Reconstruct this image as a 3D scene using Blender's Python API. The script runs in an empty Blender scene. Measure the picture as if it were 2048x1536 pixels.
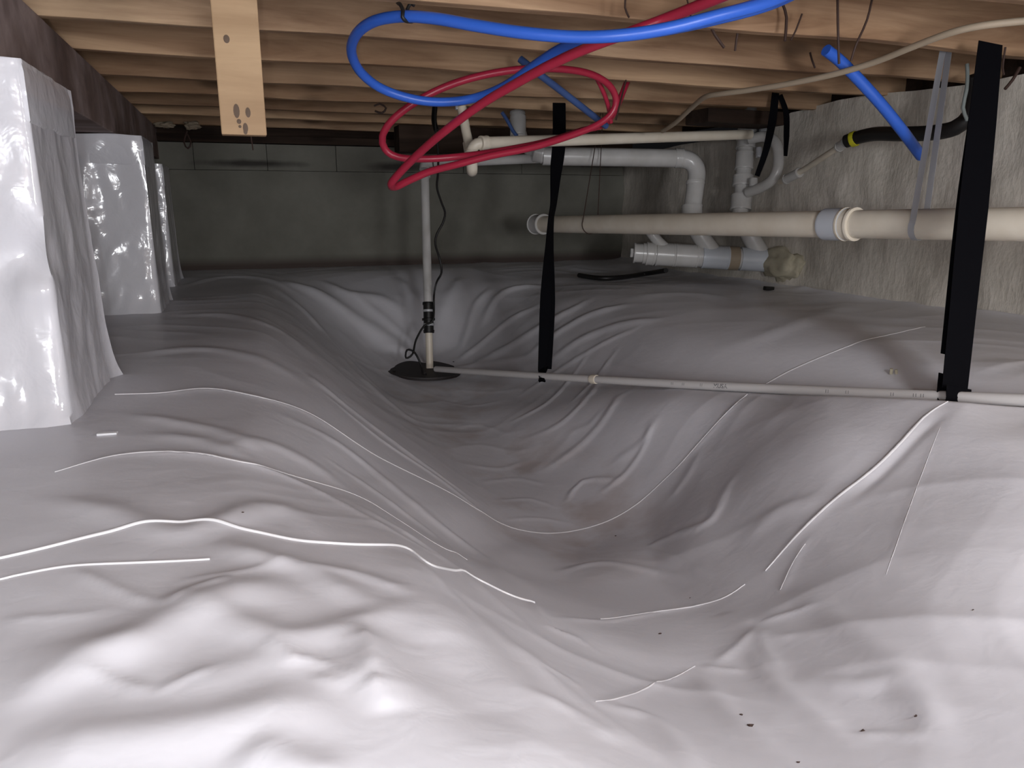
import bpy, math, random
import numpy as np
from mathutils import Vector, Matrix, noise

S = bpy.context.scene
COL = S.collection
R = random.Random(7)

# ------------------------------------------------------------------ camera
F = 1500.0                                   # focal length in pixels of the 2048 px wide frame
PITCH, YAW = math.radians(13.5), math.radians(19.6)
CAM = np.array([0.0, 0.0, 0.41])
fw = np.array([math.sin(YAW)*math.cos(PITCH), math.cos(YAW)*math.cos(PITCH), -math.sin(PITCH)])
rt = np.array([math.cos(YAW), -math.sin(YAW), 0.0])
up = np.cross(rt, fw)
cd = bpy.data.cameras.new('camera'); cam = bpy.data.objects.new('camera', cd); COL.objects.link(cam)
cd.sensor_width = 36.0; cd.lens = F/2048*36; cd.clip_start = 0.02; cd.clip_end = 50
cam.matrix_world = Matrix(((rt[0], up[0], -fw[0], CAM[0]), (rt[1], up[1], -fw[1], CAM[1]),
                           (rt[2], up[2], -fw[2], CAM[2]), (0, 0, 0, 1)))
S.camera = cam

# ------------------------------------------------------------------ world, lamps, exposure
W = bpy.data.worlds.new('world'); S.world = W; W.use_nodes = True
W.node_tree.nodes['Background'].inputs[0].default_value = (0.02, 0.02, 0.022, 1)
W.node_tree.nodes['Background'].inputs[1].default_value = 0.2
def lamp(name, kind, loc, power, color, size, target=None):
    l = bpy.data.lights.new(name, kind); l.energy = power; l.color = color
    if kind == 'AREA': l.size = size
    else: l.shadow_soft_size = size
    o = bpy.data.objects.new(name, l); COL.objects.link(o); o.location = loc
    if target is not None:
        o.rotation_euler = (Vector(target)-Vector(loc)).to_track_quat('-Z', 'Y').to_euler()
    return o
lamp('flash_lamp', 'POINT', tuple(CAM - fw*0.02 - rt*0.04 - np.array([0, 0, 0.05])), 13.5, (0.93, 0.96, 1.0), 0.006)
lamp('side_fill', 'POINT', (-0.45, -0.7, 0.44), 27.0, (0.92, 0.955, 1.0), 0.15)  # added fill from behind left, stands for no real source
lamp('right_fill', 'POINT', (1.12, 0.02, 0.54), 30.0, (0.95, 0.96, 1.0), 0.12)  # added fill out of frame, brightens the right wall, pipes and bank
lamp('rear_fill', 'POINT', (0.35, -2.4, 0.45), 140.0, (0.96, 0.97, 1.0), 0.25)  # added soft fill far behind the camera, evens the falloff with depth
S.view_settings.view_transform = 'Standard'; S.view_settings.look = 'None'
S.view_settings.gamma = 1.0; S.view_settings.use_curve_mapping = False
S.view_settings.exposure = 0.12

# ------------------------------------------------------------------ helpers
def ray(px, py): return fw + rt*(px-1024)/F - up*(py-768)/F
def at(px, py, d): return CAM + ray(px, py)*d
def on_z(px, py, z): r = ray(px, py); return CAM + r*(z-CAM[2])/r[2]
def on_y(px, py, y): r = ray(px, py); return CAM + r*y/r[1]
def on_x(px, py, x): r = ray(px, py); return CAM + r*x/r[0]

def mat(name, color, rough=0.6, spec=0.5, metal=0.0, build=None, coat=0.0):
    m = bpy.data.materials.new(name); m.use_nodes = True
    nt = m.node_tree; b = nt.nodes['Principled BSDF']
    b.inputs['Base Color'].default_value = (*color, 1)
    b.inputs['Roughness'].default_value = rough
    b.inputs['Specular IOR Level'].default_value = spec
    b.inputs['Metallic'].default_value = metal
    b.inputs['Coat Weight'].default_value = coat
    if build: build(nt, b)
    return m
def N(nt, t, **kw):
    n = nt.nodes.new(t)
    for k, v in kw.items():
        if k.startswith('_'): setattr(n, k[1:], v)
        else: n.inputs[k.replace('_', ' ')].default_value = v
    return n
def coords(nt, scale=(1, 1, 1), kind='Object', rnd=False):
    tc = N(nt, 'ShaderNodeTexCoord'); mp = N(nt, 'ShaderNodeMapping'); mp.inputs['Scale'].default_value = scale
    nt.links.new(tc.outputs[kind], mp.inputs['Vector'])
    if rnd:
        oi = N(nt, 'ShaderNodeObjectInfo'); mu = N(nt, 'ShaderNodeMath', _operation='MULTIPLY'); mu.inputs[1].default_value = 37.0
        nt.links.new(oi.outputs['Random'], mu.inputs[0]); cx = N(nt, 'ShaderNodeCombineXYZ')
        for i in range(3): nt.links.new(mu.outputs[0], cx.inputs[i])
        nt.links.new(cx.outputs[0], mp.inputs['Location'])
    return mp.outputs['Vector']
def ramp(nt, src, stops):
    r = N(nt, 'ShaderNodeValToRGB'); e = r.color_ramp.elements
    while len(e) < len(stops): e.new(0.5)
    for k, (p, c) in zip(e, stops): k.position = p; k.color = (*c, 1)
    nt.links.new(src, r.inputs['Fac']); return r.outputs['Color']
def mix(nt, fac, a, b, mode='MIX'):
    m = N(nt, 'ShaderNodeMix', _data_type='RGBA', _blend_type=mode)
    for s, v in ((m.inputs[0], fac), (m.inputs[6], a), (m.inputs[7], b)):
        if isinstance(v, (int, float)): s.default_value = v
        elif isinstance(v, tuple): s.default_value = (*v, 1)
        else: nt.links.new(v, s)
    return m.outputs[2]
def bump(nt, b, src, strength, dist=0.01, prev=None):
    n = N(nt, 'ShaderNodeBump', Strength=strength, Distance=dist); nt.links.new(src, n.inputs['Height'])
    if prev: nt.links.new(prev, n.inputs['Normal'])
    nt.links.new(n.outputs[0], b.inputs['Normal']); return n.outputs[0]
def noise_tex(nt, vec, scale, detail=4, rough=0.5, dist=0.0):
    n = N(nt, 'ShaderNodeTexNoise', Scale=scale, Detail=detail, Roughness=rough, Distortion=dist)
    nt.links.new(vec, n.inputs['Vector']); return n.outputs['Fac']

def wood(dark, light, knots=0.8, random=True):
    def f(nt, b):
        v = coords(nt, (1.4, 16, 16), rnd=random)
        g = noise_tex(nt, v, 1.0, 6, 0.6, 0.6)
        v2 = coords(nt, (0.8, 5, 5), rnd=random); g2 = noise_tex(nt, v2, 1.0, 2, 0.5, 0.3)
        c = ramp(nt, g, [(0.34, dark), (0.66, light)])
        c = mix(nt, ramp(nt, g2, [(0.35, (0, 0, 0)), (0.65, (1, 1, 1))]), c, mix(nt, 1.0, c, (0.58, 0.52, 0.48), 'MULTIPLY'))
        vk = coords(nt, (2.6, 7, 7), rnd=random)
        vo = N(nt, 'ShaderNodeTexVoronoi', Scale=1.0); nt.links.new(vk, vo.inputs['Vector'])
        k = ramp(nt, vo.outputs['Distance'], [(0.0, (1, 1, 1)), (0.13, (0.75, 0.75, 0.75)), (0.24, (0, 0, 0))])
        kk = N(nt, 'ShaderNodeMath', _operation='MULTIPLY'); kk.inputs[1].default_value = knots
        nt.links.new(k, kk.inputs[0])
        c = mix(nt, kk.outputs[0], c, tuple(x*0.22 for x in dark))
        oi = N(nt, 'ShaderNodeObjectInfo')
        c = mix(nt, 1.0, c, ramp(nt, oi.outputs['Random'], [(0, (0.78, 0.76, 0.74)), (1, (1.1, 1.06, 1.0))]), 'MULTIPLY')
        nt.links.new(c, b.inputs['Base Color']); bump(nt, b, g, 0.35, 0.004)
    return f
def liner_nodes(scale, strength, tint=True):
    def f(nt, b):
        v = coords(nt); n1 = noise_tex(nt, v, 2.2, 3)
        c = ramp(nt, n1, [(0.35, (0.73, 0.725, 0.77)), (0.65, (0.79, 0.785, 0.83))])
        if tint:            # patchy brown tint, growing towards the lowest part of the liner
            pos = N(nt, 'ShaderNodeSeparateXYZ'); nt.links.new(v, pos.inputs[0])
            mr = N(nt, 'ShaderNodeMapRange'); mr.inputs['From Min'].default_value = -0.36; mr.inputs['From Max'].default_value = -0.50
            nt.links.new(pos.outputs['Z'], mr.inputs['Value'])
            m2 = noise_tex(nt, v, 5.5, 4); r2 = ramp(nt, m2, [(0.48, (0, 0, 0)), (0.66, (0.6, 0.6, 0.6))])
            mm = N(nt, 'ShaderNodeMath', _operation='MULTIPLY'); nt.links.new(mr.outputs[0], mm.inputs[0]); nt.links.new(r2, mm.inputs[1])
            c = mix(nt, mm.outputs[0], c, (0.42, 0.33, 0.29))
        nt.links.new(c, b.inputs['Base Color'])
        n2 = noise_tex(nt, v, scale, 3, 0.5, 0.4); bump(nt, b, n2, strength, 0.01)
    return f
def foam_wall(nt, b):
    v = coords(nt); v2 = coords(nt, (3, 3, 1))
    n1 = noise_tex(nt, v, 3.0, 5, 0.6); n2 = noise_tex(nt, v2, 14.0, 5, 0.7)
    c = ramp(nt, n1, [(0.3, (0.56, 0.51, 0.435)), (0.5, (0.68, 0.63, 0.55)), (0.75, (0.78, 0.72, 0.65))])
    c = mix(nt, 0.35, c, ramp(nt, n2, [(0.3, (0.32, 0.30, 0.26)), (0.7, (0.74, 0.68, 0.62))]))
    nt.links.new(c, b.inputs['Base Color']); p = bump(nt, b, n1, 0.6, 0.03); bump(nt, b, n2, 0.5, 0.01, p)
def pvc(c1, c2):
    def f(nt, b):
        v = coords(nt); n = noise_tex(nt, v, 9.0, 4)
        nt.links.new(ramp(nt, n, [(0.35, c1), (0.65, c2)]), b.inputs['Base Color'])
    return f

M = {}
M['liner'] = mat('white_liner', (.7, .7, .72), 0.42, 0.5, build=liner_nodes(26, 0.10))
M['seam'] = mat('seam_white', (.86, .86, .88), 0.3, 0.5)
M['seam_soft'] = mat('seam_liner', (.80, .79, .81), 0.38, 0.5)
M['poly'] = mat('shiny_white_poly', (.7, .7, .72), 0.17, 0.6, build=liner_nodes(19, 0.32, False), coat=0.3)
M['joist'] = mat('joist_wood', (.2, .13, .08), 0.8, 0.2, build=wood((.34, .215, .135), (.66, .47, .31)))
M['girder'] = mat('girder_wood', (.1, .08, .08), 0.85, 0.2, build=wood((.28, .225, .225), (.38, .31, .305), 0.3))
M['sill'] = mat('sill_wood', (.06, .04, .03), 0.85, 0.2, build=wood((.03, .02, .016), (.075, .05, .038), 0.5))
M['pine'] = mat('pale_pine', (.55, .4, .26), 0.65, 0.3, build=wood((.40, .275, .165), (.52, .375, .235), 0.0, False))
M['knot'] = mat('knot_brown', (.11, .07, .045), 0.7)
M['subfloor'] = mat('subfloor_ply', (.13, .09, .06), 0.8, build=wood((.09, .06, .04), (.16, .11, .07), 0.2))
M['foam'] = mat('foam_wall', (.3, .28, .24), 0.85, 0.2, build=foam_wall)
def block_nodes(nt, b):
    v = coords(nt, kind='Object'); n = noise_tex(nt, v, 3.0, 5, .6)
    c = ramp(nt, n, [(0.3, (.17, .166, .14)), (0.7, (.25, .245, .21))])
    sp = N(nt, 'ShaderNodeSeparateXYZ'); nt.links.new(v, sp.inputs[0])
    # soft dark marks along the top course and a darker brown band at the foot
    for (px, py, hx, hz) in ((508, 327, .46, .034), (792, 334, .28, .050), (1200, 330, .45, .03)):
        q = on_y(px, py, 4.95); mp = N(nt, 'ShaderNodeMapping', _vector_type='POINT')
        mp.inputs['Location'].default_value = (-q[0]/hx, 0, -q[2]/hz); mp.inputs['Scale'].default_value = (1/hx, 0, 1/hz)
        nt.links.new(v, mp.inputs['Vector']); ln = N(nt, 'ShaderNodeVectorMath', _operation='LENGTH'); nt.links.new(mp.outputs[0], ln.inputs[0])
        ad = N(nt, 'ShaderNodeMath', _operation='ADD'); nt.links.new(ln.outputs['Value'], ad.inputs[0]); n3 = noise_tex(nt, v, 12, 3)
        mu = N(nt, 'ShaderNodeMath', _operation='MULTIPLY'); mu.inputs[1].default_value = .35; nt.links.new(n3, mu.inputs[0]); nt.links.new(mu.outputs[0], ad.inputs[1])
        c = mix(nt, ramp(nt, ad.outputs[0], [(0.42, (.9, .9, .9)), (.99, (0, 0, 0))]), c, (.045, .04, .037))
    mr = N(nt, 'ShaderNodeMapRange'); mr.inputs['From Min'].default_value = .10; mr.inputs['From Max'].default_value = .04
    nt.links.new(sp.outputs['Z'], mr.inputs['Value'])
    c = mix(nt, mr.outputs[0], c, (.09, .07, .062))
    nt.links.new(c, b.inputs['Base Color']); bump(nt, b, n, .3, .01)
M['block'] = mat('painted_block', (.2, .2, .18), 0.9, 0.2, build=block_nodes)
M['slot'] = mat('dark_bore_shade', (.02, .019, .018), 0.95, 0.1)
M['cream'] = mat('cream_pvc', (.62, .57, .48), 0.38, 0.5, build=pvc((.76, .68, .555), (.84, .77, .65)))
M['white_pvc'] = mat('white_pvc', (.6, .6, .58), 0.25, 0.5, build=pvc((.55, .54, .52), (.63, .62, .61)))
M['pale_blue_pvc'] = mat('bluish_white_coupling', (.58, .61, .66), 0.35)
M['grey_pvc'] = mat('thin_pvc', (.64, .62, .61), 0.35, 0.5)
M['blue'] = mat('blue_tube', (.035, .13, .60), 0.34, 0.5)
M['blue_old'] = mat('dusty_blue_tube', (.05, .10, .27), 0.5)
M['red'] = mat('red_tube', (.42, .022, .055), 0.34, 0.5)
M['black'] = mat('black_web', (.003, .003, .0045), 0.85, 0.08)
M['rubber'] = mat('black_rubber', (.012, .011, .011), 0.45, 0.4)
M['steel'] = mat('galvanised', (.50, .51, .54), 0.4, 0.5, 0.15)
M['darkwire'] = mat('rusty_wire', (.05, .028, .022), 0.7, 0.3)
M['tan'] = mat('tan_jacket', (.36, .29, .21), 0.6)
M['yellow'] = mat('yellow_band', (.55, .52, .02), 0.5)
M['lid'] = mat('dark_lid', (.03, .024, .024), 0.6)
M['ink'] = mat('grey_ink', (.16, .16, .17), 0.6)
M['foampatch'] = mat('foam_patch', (.40, .37, .27), 0.9, 0.1, build=pvc((.42, .38, .28), (.56, .51, .39)))
M['shim'] = mat('shim_wood', (.55, .5, .4), 0.7)
M['greenwire'] = mat('grey_green_jacket', (.22, .25, .24), 0.6)

def link(name, me, m=None, parent=None, smooth=False):
    o = bpy.data.objects.new(name, me); COL.objects.link(o)
    if m is not None and not me.materials: me.materials.append(M[m] if isinstance(m, str) else m)
    if smooth: me.polygons.foreach_set('use_smooth', [True]*len(me.polygons))
    if parent is not None: o.parent = parent; o.matrix_parent_inverse = parent.matrix_world.inverted()
    return o
def mesh(name, v, f):
    me = bpy.data.meshes.new(name); me.from_pydata([tuple(map(float, p)) for p in v], [], f); me.update(); return me
def thing(name, label, cat, loc=(0, 0, 0), group=None):
    o = bpy.data.objects.new(name, None); COL.objects.link(o); o.location = tuple(map(float, loc)); o.empty_display_size = 0.05
    o['label'] = label; o['category'] = cat
    if group: o['group'] = group
    bpy.context.view_layer.update() if False else None
    o.matrix_world = Matrix.Translation(o.location)
    return o
def tag(o, label, cat, group=None):
    o['label'] = label; o['category'] = cat
    if group: o['group'] = group
    return o

def spline(pts, step=0.02, closed=False):
    """Catmull-Rom through 3D points, resampled."""
    P = [np.array(p, float) for p in pts]
    if len(P) == 2:
        n = max(2, int(np.linalg.norm(P[1]-P[0])/step)+1); return [P[0]+(P[1]-P[0])*i/(n-1) for i in range(n)]
    Q = [2*P[0]-P[1]]+P+[2*P[-1]-P[-2]]; out = []
    for i in range(1, len(Q)-2):
        n = max(2, int(np.linalg.norm(Q[i+1]-Q[i])/step))
        for k in range(n):
            t = k/n
            out.append(0.5*((2*Q[i])+(-Q[i-1]+Q[i+1])*t+(2*Q[i-1]-5*Q[i]+4*Q[i+1]-Q[i+2])*t*t+(-Q[i-1]+3*Q[i]-3*Q[i+1]+Q[i+2])*t**3))
    out.append(P[-1]); return out
def tube_mesh(name, path, r, seg=14, caps=True):
    """Tube along a dense path; r is a number or one radius per point."""
    n = len(path); rs = [r]*n if isinstance(r, (int, float)) else list(r)
    T = [path[min(i+1, n-1)]-path[max(i-1, 0)] for i in range(n)]
    for i in range(n):
        l = np.linalg.norm(T[i]); T[i] = T[i]/l if l > 1e-9 else T[i-1]
    a = np.array([0, 0, 1.0]) if abs(T[0][2]) < 0.9 else np.array([1.0, 0, 0])
    nrm = np.cross(T[0], a); nrm /= np.linalg.norm(nrm)
    V, Fc = [], []
    for i in range(n):
        nrm = nrm-T[i]*np.dot(nrm, T[i]); nrm /= np.linalg.norm(nrm); b = np.cross(T[i], nrm)
        for k in range(seg):
            t = 2*math.pi*k/seg; V.append(path[i]+rs[i]*(math.cos(t)*nrm+math.sin(t)*b))
    for i in range(n-1):
        for k in range(seg):
            k2 = (k+1) % seg; Fc.append((i*seg+k, i*seg+k2, (i+1)*seg+k2, (i+1)*seg+k))
    if caps:
        Fc.append(tuple(range(seg-1, -1, -1))); Fc.append(tuple((n-1)*seg+k for k in range(seg)))
    return mesh(name, V, Fc)
def shade(o, ang=0.7):
    me = o.data; me.polygons.foreach_set('use_smooth', [True]*len(me.polygons))
    try: me.set_sharp_from_angle(angle=ang)
    except Exception: pass
    return o
def tube(name, pts, r, m, parent=None, step=0.02, seg=14):
    pth = spline(pts, step)
    return shade(link(name, tube_mesh(name, pth, r, seg), m, parent), 0.9)
def collar(name, c, axis, r, length, m, parent=None, lip=0.0, seg=24):
    """A pipe coupling: a short cylinder with chamfered ends and an optional raised lip at each end."""
    c = np.array(c, float); ax = np.array(axis, float); ax /= np.linalg.norm(ax); h = length/2; e = min(0.003, length*0.12)
    prof = [(-h, r*0.9), (-h, r-0.001+lip), (-h+e, r+lip), (-h+3*e, r+lip), (-h+3*e, r), (h-3*e, r), (h-3*e, r+lip), (h-e, r+lip), (h, r-0.001+lip), (h, r*0.9)]
    path = [c+ax*p for p, _ in prof]
    for i in range(1, len(path)):
        path[i] = path[i]+ax*1e-5*i
    # tangents must all be the axis
    a = np.array([0, 0, 1.0]) if abs(ax[2]) < 0.9 else np.array([1.0, 0, 0])
    n1 = np.cross(ax, a); n1 /= np.linalg.norm(n1); n2 = np.cross(ax, n1); V, Fc = [], []
    for (p, (_, rr)) in zip(path, prof):
        for k in range(seg):
            t = 2*math.pi*k/seg; V.append(p+rr*(math.cos(t)*n1+math.sin(t)*n2))
    n = len(path)
    for i in range(n-1):
        for k in range(seg):
            k2 = (k+1) % seg; Fc.append((i*seg+k, i*seg+k2, (i+1)*seg+k2, (i+1)*seg+k))
    Fc.append(tuple(range(seg-1, -1, -1))); Fc.append(tuple((n-1)*seg+k for k in range(seg)))
    return shade(link(name, mesh(name, V, Fc), m, parent), 0.6)
def elbow_pts(a, b, c, r, n=10):
    """Points a -> rounded corner at b -> c with bend radius r."""
    a, b, c = map(lambda q: np.array(q, float), (a, b, c)); u1 = (a-b)/np.linalg.norm(a-b); u2 = (c-b)/np.linalg.norm(c-b)
    p, q = b+u1*r, b+u2*r
    return [((1-t)**2)*p+2*t*(1-t)*b+t*t*q for t in [i/n for i in range(n+1)]]
def poly_tube(name, pts, r, m, parent=None, seg=18):
    P = []
    for i in range(len(pts)-1):
        if i == 0 or np.linalg.norm(np.array(pts[i+1])-np.array(pts[i])) > 1e-6: P.append(np.array(pts[i], float))
    P.append(np.array(pts[-1], float))
    return shade(link(name, tube_mesh(name, P, r, seg), m, parent), 0.9)
def boxm(name, lo, hi, bev=0.0, jitter=0.0, cuts=1):
    """Bevelled box; with cuts>1 its long X edges are slightly uneven (sawn timber)."""
    import bmesh
    bm = bmesh.new(); bmesh.ops.create_cube(bm, size=1.0)
    lo, hi = np.array(lo, float), np.array(hi, float)
    for v in bm.verts: v.co = Vector(tuple((lo+hi)/2+np.array(v.co)*(hi-lo)))
    if cuts > 1:
        ed = [e for e in bm.edges if abs((e.verts[0].co-e.verts[1].co).x) > 1e-6]
        bmesh.ops.subdivide_edges(bm, edges=ed, cuts=cuts)
        for v in bm.verts:
            s = 1 if v.co.z > (lo[2]+hi[2])/2 else -1
            v.co.z += jitter*noise.noise(Vector((v.co.x*2.1, v.co.y*3, s*5+lo[1]*9)))
            v.co.y += jitter*noise.noise(Vector((v.co.x*1.7, s*4, lo[1]*7)))
    if bev: bmesh.ops.bevel(bm, geom=[e for e in bm.edges if e.calc_face_angle(0) > 1.0], offset=bev, segments=2, affect='EDGES', profile=0.6)
    me = bpy.data.meshes.new(name); bm.to_mesh(me); bm.free(); return me
def ribbon(name, pts, width, wvec, m, parent=None, thick=0.0015, step=0.015, widths=None, wvecs=None):
    """Flat strap along pts; wvec is the direction of its width (or one per control point)."""
    P = spline(pts, step); n = len(P)
    if wvecs is not None:
        ww = np.array(wvecs, float); t = np.linspace(0, len(ww)-1, n); WV = np.stack([np.interp(t, range(len(ww)), ww[:, k]) for k in range(3)], 1)
    else: WV = np.tile(np.array(wvec, float), (n, 1))
    wd = np.interp(np.linspace(0, 1, n), np.linspace(0, 1, len(widths)), widths) if widths is not None else [width]*n
    V, Fc = [], []
    for i in range(n):
        T = P[min(i+1, n-1)]-P[max(i-1, 0)]; T = T/max(np.linalg.norm(T), 1e-9)
        w = WV[i]-T*np.dot(WV[i], T); w = w/max(np.linalg.norm(w), 1e-9); nn = np.cross(T, w)
        for a, b in ((-1, -1), (1, -1), (1, 1), (-1, 1)): V.append(P[i]+w*a*wd[i]/2+nn*b*thick/2)
    for i in range(n-1):
        for k in range(4):
            k2 = (k+1) % 4; Fc.append((i*4+k, i*4+k2, i*4+4+k2, i*4+4+k))
    Fc += [(3, 2, 1, 0), tuple((n-1)*4+k for k in range(4))]
    return shade(link(name, mesh(name, V, Fc), m, parent), 0.6)

# ------------------------------------------------------------------ floor: macro relief of the trench under the liner
XW, YW, XL, YB = 2.62, 4.95, -2.4, -3.4         # right wall, back wall, left wall, wall behind the camera
PROF = [   # Y, X knots, z knots (cross sections through the trench)
 (-3.4, [-.3,0,.05,.15,.25,.35,.48,.6,.72,.85,1.0,1.3], [0]*12),
 (-1.6, [-.6,-.1,.1,.2,.3,.4,.5,.6,.7,.85,1.0,1.3], [0]*12),
 (0.15, [-.3,0,.05,.15,.25,.35,.48,.6,.72,.85,1.0,1.3], [.0,.0,0,-.01,-.015,-.02,-.03,-.03,-.02,-.01,0,0.01]),
 (0.60, [-.3,0,.05,.15,.25,.35,.48,.6,.72,.85,1.0,1.3], [.0,.0,-.01,-.03,-.07,-.12,-.165,-.18,-.15,-.11,-.07,-.04]),
 (1.04, [-.3,-.05,.05,.17,.28,.42,.58,.72,.85,.98,1.15,1.4], [0,-.01,-.04,-.08,-.155,-.24,-.30,-.31,-.275,-.20,-.115,-0.03]),
 (1.32, [-.3,-.05,.06,.17,.28,.42,.62,.8,.95,1.1,1.28,1.6], [0,-.014,-.06,-.12,-.20,-.30,-.38,-.385,-.31,-.19,-.08,.0]),
 (1.80, [-.3,0,.15,.3,.47,.65,.85,1.02,1.2,1.4,1.55,1.85], [0,-.035,-.10,-.215,-.33,-.45,-.49,-.45,-.29,-.125,-.055,0.0]),
 (2.80, [-.3,.02,.18,.32,.48,.65,.88,1.08,1.25,1.42,1.6,1.9], [0,-.01,-.09,-.21,-.34,-.44,-.475,-.44,-.33,-.18,-.07,-.01]),
 (3.50, [-.3,.02,.18,.32,.48,.65,.88,1.08,1.25,1.42,1.6,1.9], [0,-.01,-.08,-.20,-.33,-.43,-.46,-.43,-.32,-.17,-.07,-.01]),
 (3.95, [-.3,.02,.18,.32,.48,.65,.88,1.08,1.25,1.42,1.6,1.9], [0,0,-.06,-.15,-.26,-.37,-.41,-.37,-.26,-.15,-.07,-.02]),
 (4.35, [-.3,.02,.18,.32,.48,.65,.88,1.08,1.25,1.42,1.6,1.9], [0,0,-.01,-.03,-.06,-.09,-.11,-.10,-.07,-.04,-.03,-.02]),
 (4.70, [-.3,.02,.18,.32,.48,.65,.88,1.08,1.25,1.42,1.6,1.9], [.01]*12),
 (5.10, [-.3,.02,.18,.32,.48,.65,.88,1.08,1.25,1.42,1.6,1.9], [.02]*12)]
def pchip(x, y, xi):
    x, y = np.asarray(x, float), np.asarray(y, float); h = np.diff(x); d = np.diff(y)/h; m = np.zeros_like(x)
    for i in range(1, len(x)-1):
        if d[i-1]*d[i] > 0:
            w1, w2 = 2*h[i]+h[i-1], h[i]+2*h[i-1]; m[i] = (w1+w2)/(w1/d[i-1]+w2/d[i])
    m[0], m[-1] = 0, 0
    xi = np.clip(xi, x[0], x[-1]); k = np.clip(np.searchsorted(x, xi)-1, 0, len(x)-2); t = (xi-x[k])/h[k]
    return ((1+2*t)*(1-t)**2*y[k]+t*(1-t)**2*h[k]*m[k]+t*t*(3-2*t)*y[k+1]+t*t*(t-1)*h[k]*m[k+1])
def axis_steps(segs):
    out = [segs[0][0]]
    for a, b, s in segs:
        n = max(1, int(round((b-a)/s))); out += list(a+(b-a)*np.arange(1, n+1)/n)
    return np.array(out)
GX = axis_steps([(XL, -.9, .03), (-.9, 1.95, .0065), (1.95, XW, .014)])
GY = axis_steps([(YB, 0.0, .06), (0.0, 2.1, .006), (2.1, YW, .011)])
ky = [p[0] for p in PROF]
KX = np.stack([pchip(ky, [p[1][j] for p in PROF], GY) for j in range(12)], 1)
KZ = np.stack([pchip(ky, [p[2][j] for p in PROF], GY) for j in range(12)], 1)
Z = np.stack([pchip(KX[i], KZ[i], GX) for i in range(len(GY))], 0)         # [iy, ix]
XX, YY = np.meshgrid(GX, GY)
# the thin discharge pipe lies on the liner: its line, and the liner pressed down under it
PIPE_A, PIPE_B = at(872, 738, 3.70), at(1905, 787, 1.80)
PIPE_C = PIPE_B+(PIPE_B-PIPE_A)*0.36
def grid_z(Zg, x, y):
    ix = np.clip(np.searchsorted(GX, x)-1, 0, len(GX)-2); iy = np.clip(np.searchsorted(GY, y)-1, 0, len(GY)-2)
    tx = np.clip((x-GX[ix])/(GX[ix+1]-GX[ix]), 0, 1); ty = np.clip((y-GY[iy])/(GY[iy+1]-GY[iy]), 0, 1)
    return (Zg[iy, ix]*(1-tx)+Zg[iy, ix+1]*tx)*(1-ty)+(Zg[iy+1, ix]*(1-tx)+Zg[iy+1, ix+1]*tx)*ty
TT = np.arange(0.35, 9.0, 0.008)
def hit(px, py, Zg=None):
    """Where the view ray of a pixel meets the liner."""
    Zg = Z if Zg is None else Zg
    r = ray(px, py); P = CAM[None]+TT[:, None]*r[None]; dz = P[:, 2]-grid_z(Zg, P[:, 0], P[:, 1])
    k = np.argmax(dz < 0) if (dz < 0).any() else len(TT)-1
    if k == 0: return P[0]
    t = TT[k-1]+(TT[k]-TT[k-1])*dz[k-1]/(dz[k-1]-dz[k]+1e-12); return CAM+r*t
def hit_path(pp, step=14, Zg=None):
    out = []
    q = spline([(x, y, 0) for x, y in pp], step)
    for s in q: out.append(hit(s[0], s[1], Zg))
    return out
ab = PIPE_C-PIPE_A
t = np.clip(((XX-PIPE_A[0])*ab[0]+(YY-PIPE_A[1])*ab[1])/(ab[0]**2+ab[1]**2), 0, 1)
dxy = np.hypot(XX-PIPE_A[0]-t*ab[0], YY-PIPE_A[1]-t*ab[1]); zp = PIPE_A[2]+t*ab[2]-0.016
over = np.clip(Z-(zp+dxy*0.35), 0, None); Z = Z-over*np.exp(-(dxy/0.28)**2)
under = np.clip(zp-0.012-Z, 0, 0.30); Z = Z+under*np.exp(-(dxy/0.20)**2)*0.85*np.clip((3.2-YY)/1.2, 0, 1)

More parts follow.
